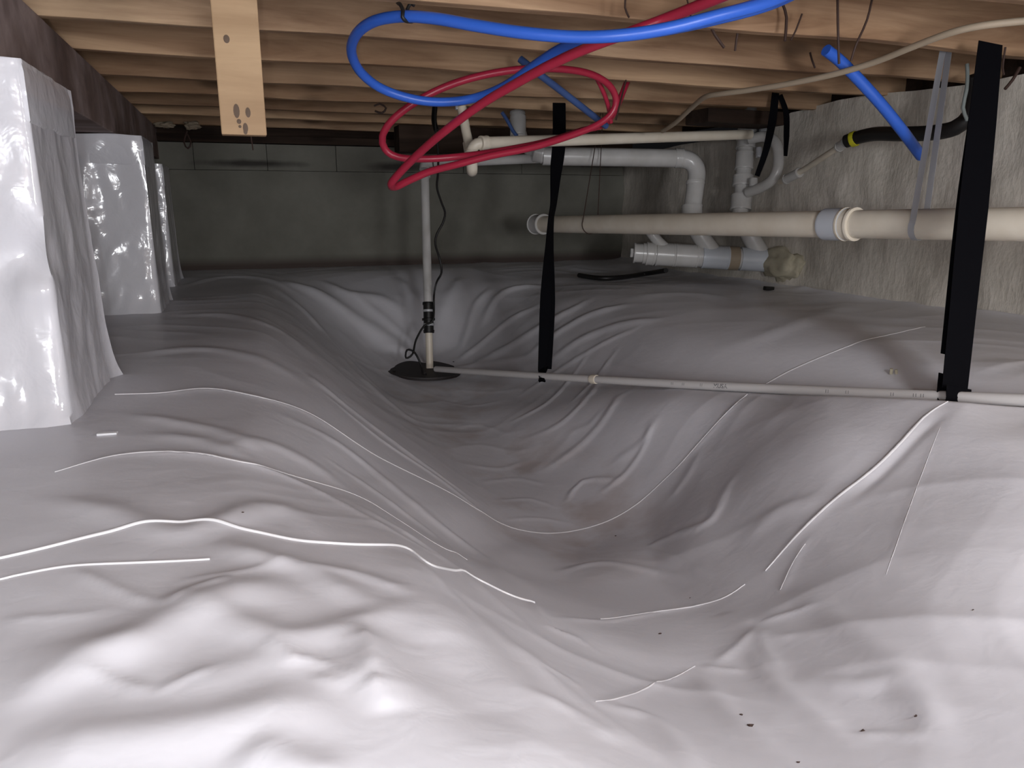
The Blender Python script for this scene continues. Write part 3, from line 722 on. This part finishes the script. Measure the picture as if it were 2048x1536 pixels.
for (px, py), (qx, qy), r in (((1300, 462), (1335, 500), .028), ((1384, 440), (1425, 505), .047), ((1487, 440), (1524, 512), .048)):
    tube('wye_branch', [at(px, py, 3.96), at((px+qx)/2-3, (py+qy)/2, 3.97), at(qx, qy, 3.99)], r, 'white_pvc', tm, .02, 20)
# foam bulge where it enters the wall
def blob(name, c, rx, ry, rz, m, seed, parent=None, amp=.25):
    import bmesh
    bm = bmesh.new(); bmesh.ops.create_icosphere(bm, subdivisions=4, radius=1)
    for v in bm.verts:
        k = 1+amp*noise.noise(v.co*1.7+Vector((seed, 0, 0)))+amp*.5*noise.noise(v.co*4+Vector((seed, 3, 0)))
        v.co = Vector((c[0]+v.co.x*rx*k, c[1]+v.co.y*ry*k, c[2]+v.co.z*rz*k))
    me = bpy.data.meshes.new(name); bm.to_mesh(me); bm.free(); return link(name, me, m, parent, smooth=True)
wf = on_x(1568, 530, XW)
blob('foam_patch', (wf[0]+.01, wf[1]+.02, wf[2]), .055, .15, .085, 'foampatch', 4, wr, .38)

# white stack that drops to the manifold
ts = thing('vent_stack', 'upright white stack pipe with stepped couplings at right of centre', 'pipe', tuple(at(1485, 430, 3.95)))
sp = lambda y: at(1497-(y-225)*.082, y, 3.95)
shade(link('pipe', tube_mesh('pipe', [sp(150), sp(225), sp(300), sp(380), sp(440)], .040, 28), 'white_pvc', ts), .9)
for y0, L, r in ((243, .10, .047), (288, .05, .050), (322, .09, .0475), (362, .055, .052), (405, .08, .054)):
    collar('coupling', sp(y0), sp(y0+5)-sp(y0), r, L, 'white_pvc', ts, .002)
tube('side_bend', [at(1500, 278, 3.84), at(1530, 273, 3.78), at(1550, 284, 3.74), at(1557, 305, 3.72), at(1556, 335, 3.72), at(1546, 358, 3.74), at(1524, 374, 3.80), at(1496, 385, 3.88)], .026, 'white_pvc', ts, .02, 20)
collar('clamp', at(1526, 262, 3.88), rt, .018, .03, 'steel', ts)
collar('clamp', at(1518, 305, 3.86), up, .016, .05, 'steel', ts)
collar('clamp', at(1507, 365, 3.85), up, .022, .04, 'white_pvc', ts)

# white pipe running left to right, elbow down to the manifold
ta = thing('branch_drain', 'white horizontal pipe whose right end elbows down behind the big cream pipe', 'pipe', tuple(at(1380, 330, 3.95)))
poly_tube('pipe', [at(1085, 312, 3.85), at(1200, 314, 3.88), at(1366, 317, 3.945)], .046, 'white_pvc', ta, 26)
poly_tube('elbow', elbow_pts(at(1345, 316, 3.94), at(1398, 320, 3.95), at(1390, 380, 3.95), .10, 12)+[at(1387, 400, 3.95), at(1382, 442, 3.96)], .046, 'white_pvc', ta, 26)
collar('coupling', at(1358, 316.5, 3.94), rt, .0495, .042, 'white_pvc', ta, .001)
collar('coupling', at(1391, 365, 3.95), up, .049, .02, 'white_pvc', ta)
collar('coupling', at(1384, 424, 3.96), up, .054, .07, 'white_pvc', ta, .002)
tube('wye_branch', [at(1100, 310, 3.86), at(1068, 298, 3.85), at(1045, 285, 3.84), at(1036, 262, 3.83)], .040, 'white_pvc', ta, .02, 22)
collar('coupling', at(1078, 305, 3.84), rt-up*.2, .050, .05, 'white_pvc', ta, .002)
collar('coupling', at(1036, 252, 3.82), up, .041, .10, 'white_pvc', ta, .0)
collar('cap', at(1035, 233, 3.82), up, .037, .045, 'white_pvc', ta, .003)

# cream pipe with trap
tc = thing('trap_pipe', 'slim cream pipe with a drop trap at left, running right below the joists', 'pipe', tuple(at(945, 330, 3.0)))
a1, a2 = at(962, 286, 2.98), at(1500, 269, 3.80)
poly_tube('pipe', [a1, a1+(a2-a1)*.5, a2], .0235, 'cream', tc, 22)
poly_tube('riser', [at(923, 213, 3.12), at(932, 262, 3.14), at(940, 300, 3.12)], .0195, 'cream', tc, 20)
tube('trap_bend', [at(936, 285, 3.14), at(941, 318, 3.13), at(944, 336, 3.09), at(944, 342, 3.04), at(944, 334, 2.99), at(943, 312, 2.98), at(945, 297, 2.98), at(954, 288, 2.98), at(970, 286, 2.98)], .0225, 'cream', tc, .012, 20)
collar('coupling', at(968, 286, 2.98), a2-a1, .0275, .035, 'cream', tc, .001)
collar('coupling', at(943.5, 306, 2.98), up, .0262, .012, 'cream', tc, .001)
collar('clevis', at(914, 212, 3.12), up, .008, .03, 'steel', tc)

# ------------------------------------------------------------------ sump
lidc = on_z(850, 746, -.455+.005); lz = floor_z(lidc[0], lidc[1]); lidc[2] = max(lz+.012, -.455)
tl = thing('sump_lid', 'round dark lid of the sump pit at the bottom of the trench', 'lid', tuple(lidc))
collar('disc', lidc, (0.03, -.05, 1), .205, .016, 'lid', tl, .004, 40)
for k in range(6):
    a = k*math.pi/3+.3; collar('bolt', (lidc[0]+.18*math.cos(a), lidc[1]+.18*math.sin(a), lidc[2]+.012), (0, 0, 1), .008, .01, 'rubber', tl, 0, 6)
dS = float(np.dot(at(862, 750, 1)-CAM, fw)); dS = (lidc-CAM)@fw
s0 = at(860, 752, dS); s0[2] = max(s0[2], lidc[2]+.004); s1 = at(849, 336, dS*0.995)
td = thing('discharge_pipe', 'upright pale pipe rising from the sump lid with black check valve and elbow on top', 'pipe', tuple(s0))
sy = lambda y: s0+(s1-s0)*(752-y)/416.
poly_tube('riser', [s0, sy(690), sy(640)], .019, 'cream', td, 20)
poly_tube('riser', [sy(620), sy(500), sy(345)], .0225, 'white_pvc', td, 20)
collar('check_valve', sy(645), sy(0)-sy(100), .026, .155, 'rubber', td, .003)
for y0, r in ((618, .029), (632, .028), (650, .034), (661, .030), (676, .028)): 
    o = collar('hose_clamp', sy(y0), sy(0)-sy(100), r, .012, 'steel' if y0 in (632, 661) else 'rubber', td)
tube('elbow', elbow_pts(sy(360), at(848, 323, dS), at(900, 324, dS), .045, 8), .0265, 'white_pvc', td, .01, 22)
collar('coupling', sy(350), sy(0)-sy(100), .0290, .03, 'white_pvc', td, .001)
poly_tube('cross_pipe', [at(868, 324, dS), at(960, 322, dS), at(1090, 316, 3.85)], .0240, 'white_pvc', td, 20)
collar('coupling', at(882, 324, dS), rt, .0290, .03, 'white_pvc', td, .001)
# power cord of the pump: hangs beside the pipe and loops onto the lid
tube('pump_cord', [at(872, 200, 3.5), at(870, 240, 3.5), at(876, 300, 3.52), at(876, 345, 3.53), at(874, 375, 3.53), at(883, 405, 3.53), at(890, 425, 3.53), at(886, 445, 3.53), at(873, 470, 3.53), at(871, 490, 3.53), at(880, 520, 3.53), at(883, 545, 3.55), at(873, 565, 3.6), at(868, 590, dS-.06), at(866, 640, dS-.05),
                     at(848, 652, dS-.06), at(832, 680, dS-.08), at(825, 708, dS-.10), at(812, 716, dS-.11), at(814, 700, dS-.12), at(828, 704, dS-.12), at(840, 725, dS-.12), at(846, 748, dS-.09)], .0052, 'rubber', None, .012, 8)
tag(bpy.context.scene.objects['pump_cord'], 'thin black power cord winding down beside the sump pipe', 'cord')
# thick black bundle near joists above the pump cord
tube('hose_bundle', [at(868, 168, 3.62), at(870, 205, 3.6), at(868, 240, 3.58), at(873, 262, 3.56)], .013, 'rubber', None, .02, 10)
tag(S.objects['hose_bundle'], 'short black sleeve hanging from the joists above the pump cord', 'sleeve')

# ------------------------------------------------------------------ thin discharge pipe on the liner with printing
tp = thing('thin_pipe', 'thin white printed pipe lying on the liner across the trench, held by black straps', 'pipe', tuple(PIPE_A))
NP = 40; pth = [PIPE_A+(PIPE_C-PIPE_A)*i/NP+np.array([0, 0, -.012*math.sin(math.pi*i/NP)]) for i in range(NP+1)]
shade(link('pipe', tube_mesh('pipe', pth, .0142, 20), 'grey_pvc', tp), .9)
pd = (PIPE_B-PIPE_A)/np.linalg.norm(PIPE_B-PIPE_A)
def pipe_pt(px):
    ps = [(1024+F*((q-CAM)@rt)/((q-CAM)@fw), q) for q in pth]
    for (a, p), (b, q) in zip(ps, ps[1:]):
        if a <= px <= b: return p+(q-p)*(px-a)/(b-a)
    return pth[-1]
collar('coupling', pipe_pt(1188), pd, .0175, .03, 'cream', tp)
def print_text(txt, px, size):
    cu = bpy.data.curves.new('printing', 'FONT'); cu.body = txt; cu.size = size; cu.align_x = 'CENTER'; cu.align_y = 'CENTER'; cu.extrude = .0003
    to = bpy.data.objects.new('printing', cu); COL.objects.link(to); bpy.context.view_layer.update()
    me = bpy.data.meshes.new_from_object(to); bpy.data.objects.remove(to); c = pipe_pt(px)
    view = c-CAM; view -= pd*np.dot(view, pd); view /= np.linalg.norm(view); nrm = -view; upv = np.cross(nrm, pd)
    if upv[2] < 0: upv = -upv
    for v in me.vertices:
        ang = v.co.y/.0146; rad = .0146+v.co.z
        p = c+pd*v.co.x+rad*(math.cos(ang)*nrm+math.sin(ang)*upv); v.co = Vector(tuple(p))
    link('printing', me, 'ink', tp)
print_text('MUSA', 1446, .020)
print_text('I I', 1408, .013)
for q_ in (1350, 1372, 1660, 1700, 1790, 1835, 1850): print_text('I I', q_, .012)
# ------------------------------------------------------------------ black webbing straps
def wide_strap(label, name, a, b, c, width_top, width_bot):
    t_ = thing(name, label, 'strap', tuple(a)); return t_
sA, sB = at(1981, 86, 2.04), at(1908, 790, 1.80)
sA2 = sA.copy(); vdir = (sA-sB)/np.linalg.norm(sA-sB)
t_ = thing('hanging_strap', 'wide black strap at right, hanging from the joists to the thin pipe', 'strap', tuple(sB))
ribbon('front_web', [sA, sA+(sB-sA)*.4, sA+(sB-sA)*.8, sB+vdir*.012], .066, rt, 'black', t_, .0022, widths=[.064, .072, .074, .066, .060])
bk = fw*.03+rt*.006
ribbon('back_web', [sA+bk*.2, sA+(sB-sA)*.5+bk, sA+(sB-sA)*.9+bk], .06, rt, 'black', t_, .0022, widths=[.054, .066, .062])
cc = pipe_pt(1908)
ribbon('loop', [sB+vdir*.02-fw*.016, cc-fw*.019-up*.002, cc-fw*.010-up*.017, cc-up*.019, cc+fw*.012-up*.012, cc+fw*.019+up*.004, sB+vdir*.05+fw*.022], .058, rt, 'black', t_, .0022, .006)
# second strap, twisted, by the far end of the big pipe
dT = 3.2; T0 = at(1118, 206, 3.30)
t_ = thing('hanging_strap', 'narrow twisted black strap in the middle, hanging to the thin pipe', 'strap', tuple(T0))
T0[2] = max(T0[2], JB-.01); wv = [rt, rt, rt*.6+fw*.6, fw*.97+rt*.22, fw*.9+rt*.4, rt*.7+fw*.5, rt, rt]
ribbon('front_web', [T0, at(1117, 285, 3.28), at(1110, 345, 3.24), at(1105, 400, 3.2), at(1099, 450, 3.16), at(1094, 540, 3.12), at(1089, 650, 3.1), at(1083, 742, 3.08)], .058, rt, 'black', t_, .004, wvecs=wv, widths=[.056, .054, .052, .05, .05, .052, .05, .042, .03])
ribbon('back_web', [T0+rt*.002+fw*.01, at(1119, 285, 3.30), at(1113, 345, 3.27), at(1109, 400, 3.24), at(1104, 450, 3.2), at(1101, 540, 3.17), at(1098, 650, 3.16), at(1095, 738, 3.15)], .058, rt, 'black', t_, .004, wvecs=wv, widths=[.056, .054, .052, .05, .05, .052, .05, .042, .034])
c1 = pipe_pt(1084)
ribbon('loop', [at(1083, 738, 3.08), c1-fw*.019, c1-up*.019, c1+fw*.019, at(1090, 735, 3.15)], .03, pd, 'black', t_, .003, .006)

# ------------------------------------------------------------------ blue and red water tubes
bl = [(1640,-50,1.36),(1540,2,1.45),(1430,33,1.50),(1330,58,1.51),(1240,71,1.52),(1150,74,1.54),(1050,66,1.56),(950,51,1.59),(870,37,1.62),(800,33,1.66),(745,44,1.72),(712,70,1.80),(703,105,1.90),(722,145,2.0),(765,178,2.08),(830,199,2.12),(890,204,2.13),(950,196,2.12),(1010,172,2.06),(1070,130,1.98),(1120,98,1.90),(1165,82,1.82),(1230,74,1.74),(1330,60,1.68),(1440,36,1.62),(1540,8,1.56),(1640,-40,1.42)]
tube('water_tube', [at(*p) for p in bl], .0125, 'blue', None, .015, 16)
tag(S.objects['water_tube'], 'bright blue water tube curving in a wide loop under the joists', 'tube')
o = tube('water_tube', [at(*p) for p in [(1040,118,2.5),(1078,148,2.5),(1120,180,2.6),(1165,215,2.7),(1212,252,2.85)]], .0120, 'blue_old', None, .02, 12)
tag(o, 'dull blue tube sloping down to the right behind the red coil', 'tube')
o = tube('water_tube', [at(*p) for p in [(1652,100,2.17),(1680,122,2.2),(1720,162,2.23),(1765,212,2.26),(1805,262,2.3),(1842,312,2.4)]], [.0175]*0 or .0165, 'blue', None, .02, 14)
tag(o, 'blue tube at right sloping down beside the silver strap', 'tube')
o = tube('water_tube', [at(*p) for p in [(1004,225,3.5),(1014,240,3.5),(1026,262,3.5),(1034,272,3.5)]], .0085, 'blue_old', None, .02, 10)
tag(o, 'short dark blue tube end against the white capped stub', 'tube')
rd = [(1560,-55,1.40),(1430,-2,1.54),(1330,38,1.64),(1250,68,1.66),(1170,98,1.72),(1100,130,1.80),(1030,168,1.90),(960,210,2.0),(890,262,2.1),(840,305,2.2),(800,345,2.28),(782,368,2.32),(790,374,2.36),(820,360,2.4),(860,343,2.44),(910,330,2.5),(980,312,2.55),(1060,296,2.6),(1130,275,2.65),(1190,252,2.68),(1222,228,2.68),(1232,200,2.66),(1218,170,2.62),(1180,148,2.56),(1120,138,2.5),(1040,139,2.45),(960,152,2.42),(890,174,2.40),(830,205,2.40),(785,240,2.42),(765,272,2.45),(770,298,2.48),(795,314,2.5),(850,318,2.54),(930,312,2.58),(1010,300,2.7),(1090,284,2.8),(1160,262,2.85),(1218,240,2.9),(1260,150,2.95)]
o = tube('water_tube', [at(*p) for p in rd], .0118, 'red', None, .015, 16)
tag(o, 'red water tube coiled in loose loops in front of the pipes', 'tube')
o = tube('water_tube', [at(*p) for p in [(1190,150,2.62),(1205,180,2.66),(1216,210,2.7),(1222,245,2.75)]], .008, 'red', None, .02, 10)
tag(o, 'short thin red tube hanging inside the right end of the red coil', 'tube')
# black hook that carries the blue loop
bc = at(803, 33, 1.655)
th = thing('pipe_hook', 'black hook holding the blue loop to the joist at top', 'hook', tuple(bc))
tube('hook', [at(790, -40, 1.66), at(793, 0, 1.66), at(801, 10, 1.64), at(806, 22, 1.637), at(805, 34, 1.636), at(812, 42, 1.645), at(824, 43, 1.665)], .0042, 'rubber', th, .006, 10)
tube('hook_tail', [at(814, 20, 1.668), at(820, 8, 1.67), at(829, 2, 1.67), at(826, 12, 1.67)], .004, 'rubber', th, .006, 8)

# tan cable sagging at upper right
tcab = tube('cable', [at(*p) for p in [(2120,38,1.74),(2048,42,1.78),(1960,52,1.82),(1900,66,1.87),(1830,92,1.96),(1750,124,2.08),(1670,148,2.18),(1580,167,2.3),(1500,180,2.42),(1440,188,2.52),(1410,194,2.6),(1385,214,2.75),(1350,246,2.95),(1325,262,3.1)]], .0088, 'tan', None, .02, 12)
tag(tcab, 'long tan cable sagging under the joists from the upper right corner', 'cable')

# ------------------------------------------------------------------ things on the right wall
tk = thing('condensate_line', 'pale sloping drain line on the right wall ending in a yellow banded black sleeve', 'pipe', tuple(at(1600, 342, 3.3)))
q = [at(1560, 364, 3.70), at(1575, 356, 3.6), at(1605, 341, 3.5), at(1650, 312, 3.3), at(1690, 286, 3.15)]
tube('line', q, .0135, 'cream', tk, .02, 16)
collar('coupling', at(1585, 352, 3.57), q[2]-q[1], .022, .10, 'white_pvc', tk, .002)
collar('coupling', at(1684, 290, 3.17), q[4]-q[3], .020, .05, 'white_pvc', tk, .002)
tube('sleeve', [at(1692, 283, 3.12), at(1712, 276, 3.08), at(1750, 268, 2.98), at(1800, 268, 2.85), at(1860, 266, 2.72), at(1910, 256, 2.62), at(1940, 230, 2.58), at(1952, 190, 2.55), at(1953, 150, 2.52)], .027, 'rubber', tk, .02, 16)
o = collar('band', at(1708, 278, 3.09), at(1712, 276, 3.08)-at(1700, 280, 3.1), .031, .022, 'yellow', tk); o['label'] = 'bright yellow band'
o = tube('lead', [at(1934, 128, 2.5), at(1935, 150, 2.5), at(1933, 180, 2.5), at(1926, 215, 2.52), at(1934, 240, 2.55)], .006, 'greenwire', None, .02, 8)
tag(o, 'thin grey green wire hanging left of the wide black strap', 'wire')
# two hanging black strips by the stack
o = ribbon('hanging_strip', [at(1551, 186, 3.4), at(1545, 240, 3.4), at(1532, 300, 3.4), at(1514, 352, 3.42)], .03, rt, 'black', None, .004, widths=[.032, .036, .030, .022]); tag(o, 'short black strip slanting down to the left by the white stack', 'strip')
o = ribbon('hanging_strip', [at(1560, 190, 3.45), at(1572, 225, 3.46), at(1573, 265, 3.46), at(1571, 312, 3.46)], .03, rt, 'black', None, .004, widths=[.022, .026, .026, .016]); tag(o, 'short black strip hanging straight between the stack and the right wall', 'strip')
# black hose at the foot of the wall
hz = [hit(1158, 556, Z), hit(1200, 562, Z), hit(1245, 560, Z), hit(1290, 553, Z)]
hz = [h_+np.array([0, 0, .016]) for h_ in hz]+[at(1332, 541, 4.25)]
o = tube('hose', hz, .014, 'rubber', None, .02, 12); tag(o, 'black hose lying on the liner below the capped manifold', 'hose')
o = link('rubber_scrap', boxm('rubber_scrap', (-.035, -.01, 0), (.035, .01, .02), .004), 'rubber'); o.location = tuple(hit(1537, 581, Z)); o.rotation_euler = (0, .1, .3)
tag(o, 'small black scrap on the liner at the foot of the right wall', 'scrap')
for px, s in ((1782, 1.0), (1793, .8)):
    c = hit(px, 748, Z); o = link('foam_crumb', boxm('foam_crumb', (-.004*s, -.004, 0), (.004*s, .004, .016*s), .0015), 'foampatch'); o.location = tuple(c); o.rotation_euler = (0, .2, px)
    tag(o, 'pale crumb standing on the liner behind the thin pipe, ' + ('left of a pair' if s == 1 else 'right and smaller of a pair'), 'crumb')

for px, py, rx, rz, lab in ((330, 247, .045, .016, 'small brown rag of insulation under the joists, left of a pair near the back'), (386, 257, .040, .022, 'pointed brownish rag of insulation hanging right of its pair near the back')):
    c = at(px, py, 4.15); c[2] = JB-rz*.6; tag(blob('insulation_scrap', c, rx, .03, rz, 'tan', px*.1, None, .5), lab, 'scrap')
# ------------------------------------------------------------------ stray wires and nails under the joists
wires = [
 ([(1252,-10,1.7),(1250,15,1.7),(1258,35,1.7)], .0022, 'thin dark wire hanging above the red tube near the top edge'),
 ([(1372,-10,1.75),(1378,15,1.75),(1384,45,1.75)], .0018, 'thin wire crossing the red and blue tubes'),
 ([(1417,44,1.9),(1430,70,1.9),(1448,95,1.92)], .0038, 'short dark wire slanting right just below the blue tube'),
 ([(1488,24,1.95),(1476,60,1.95),(1470,102,1.97)], .0032, 'short dark wire slanting left below the blue tube'),
 ([(1566,10,1.9),(1573,35,1.9),(1570,82,1.9)], .0036, 'reddish brown wire hanging right of the blue tube'),
 ([(1604,28,1.9),(1592,60,1.9),(1582,80,1.9)], .0022, 'faint brown wire right of the reddish one'),
 ([(1675,-10,1.8),(1676,60,1.8),(1678,128,1.82)], .0030, 'straight dark wire crossing the right blue tube'),
 ([(1746,-10,1.8),(1734,40,1.8),(1712,90,1.8),(1702,122,1.82)], .0026, 'curved dark wire left of the silver strap'),
 ([(1620,105,2.3),(1624,120,2.3),(1630,136,2.3)], .0030, 'tiny dark wire left of the top of the right blue tube'),
 ([(1252,160,2.7),(1243,195,2.7),(1232,240,2.7)], .0030, 'dark wire hanging at the right of the red coil'),
 ([(374,262,3.6),(368,285,3.6),(376,297,3.6),(382,285,3.6),(374,268,3.6)], .0040, 'small black wire loop hanging near the farthest pier'),
 ([(502,270,2.4),(504,285,2.4),(506,300,2.4)], .0022, 'thin nail like wire below the hanging board'),
 ([(2040,135,2.2),(2025,160,2.2),(2010,178,2.2)], .0045, 'brown twig like wire on the wall right of the wide strap'),
 ([(2006,128,2.2),(2006,140,2.2),(2008,150,2.2)], .0030, 'tiny brown wire right of the top of the wide strap'),
 ([(748,212,3.3),(760,208,3.3),(772,216,3.3),(764,226,3.3),(750,222,3.3)], .0045, 'small dark wire ring under the left end of the blue loop'),
]
for pts, r, lab in wires:
    P = [at(*p) for p in pts]
    if P[0][2] < JB-.01 and 'loop' not in lab and 'wall' not in lab and 'ring' not in lab:
        top = P[0].copy(); top[2] = JB+.01; P = [top]+P
    o = tube('stray_wire', P, r, 'darkwire', None, .02, 6); tag(o, lab, 'wire')
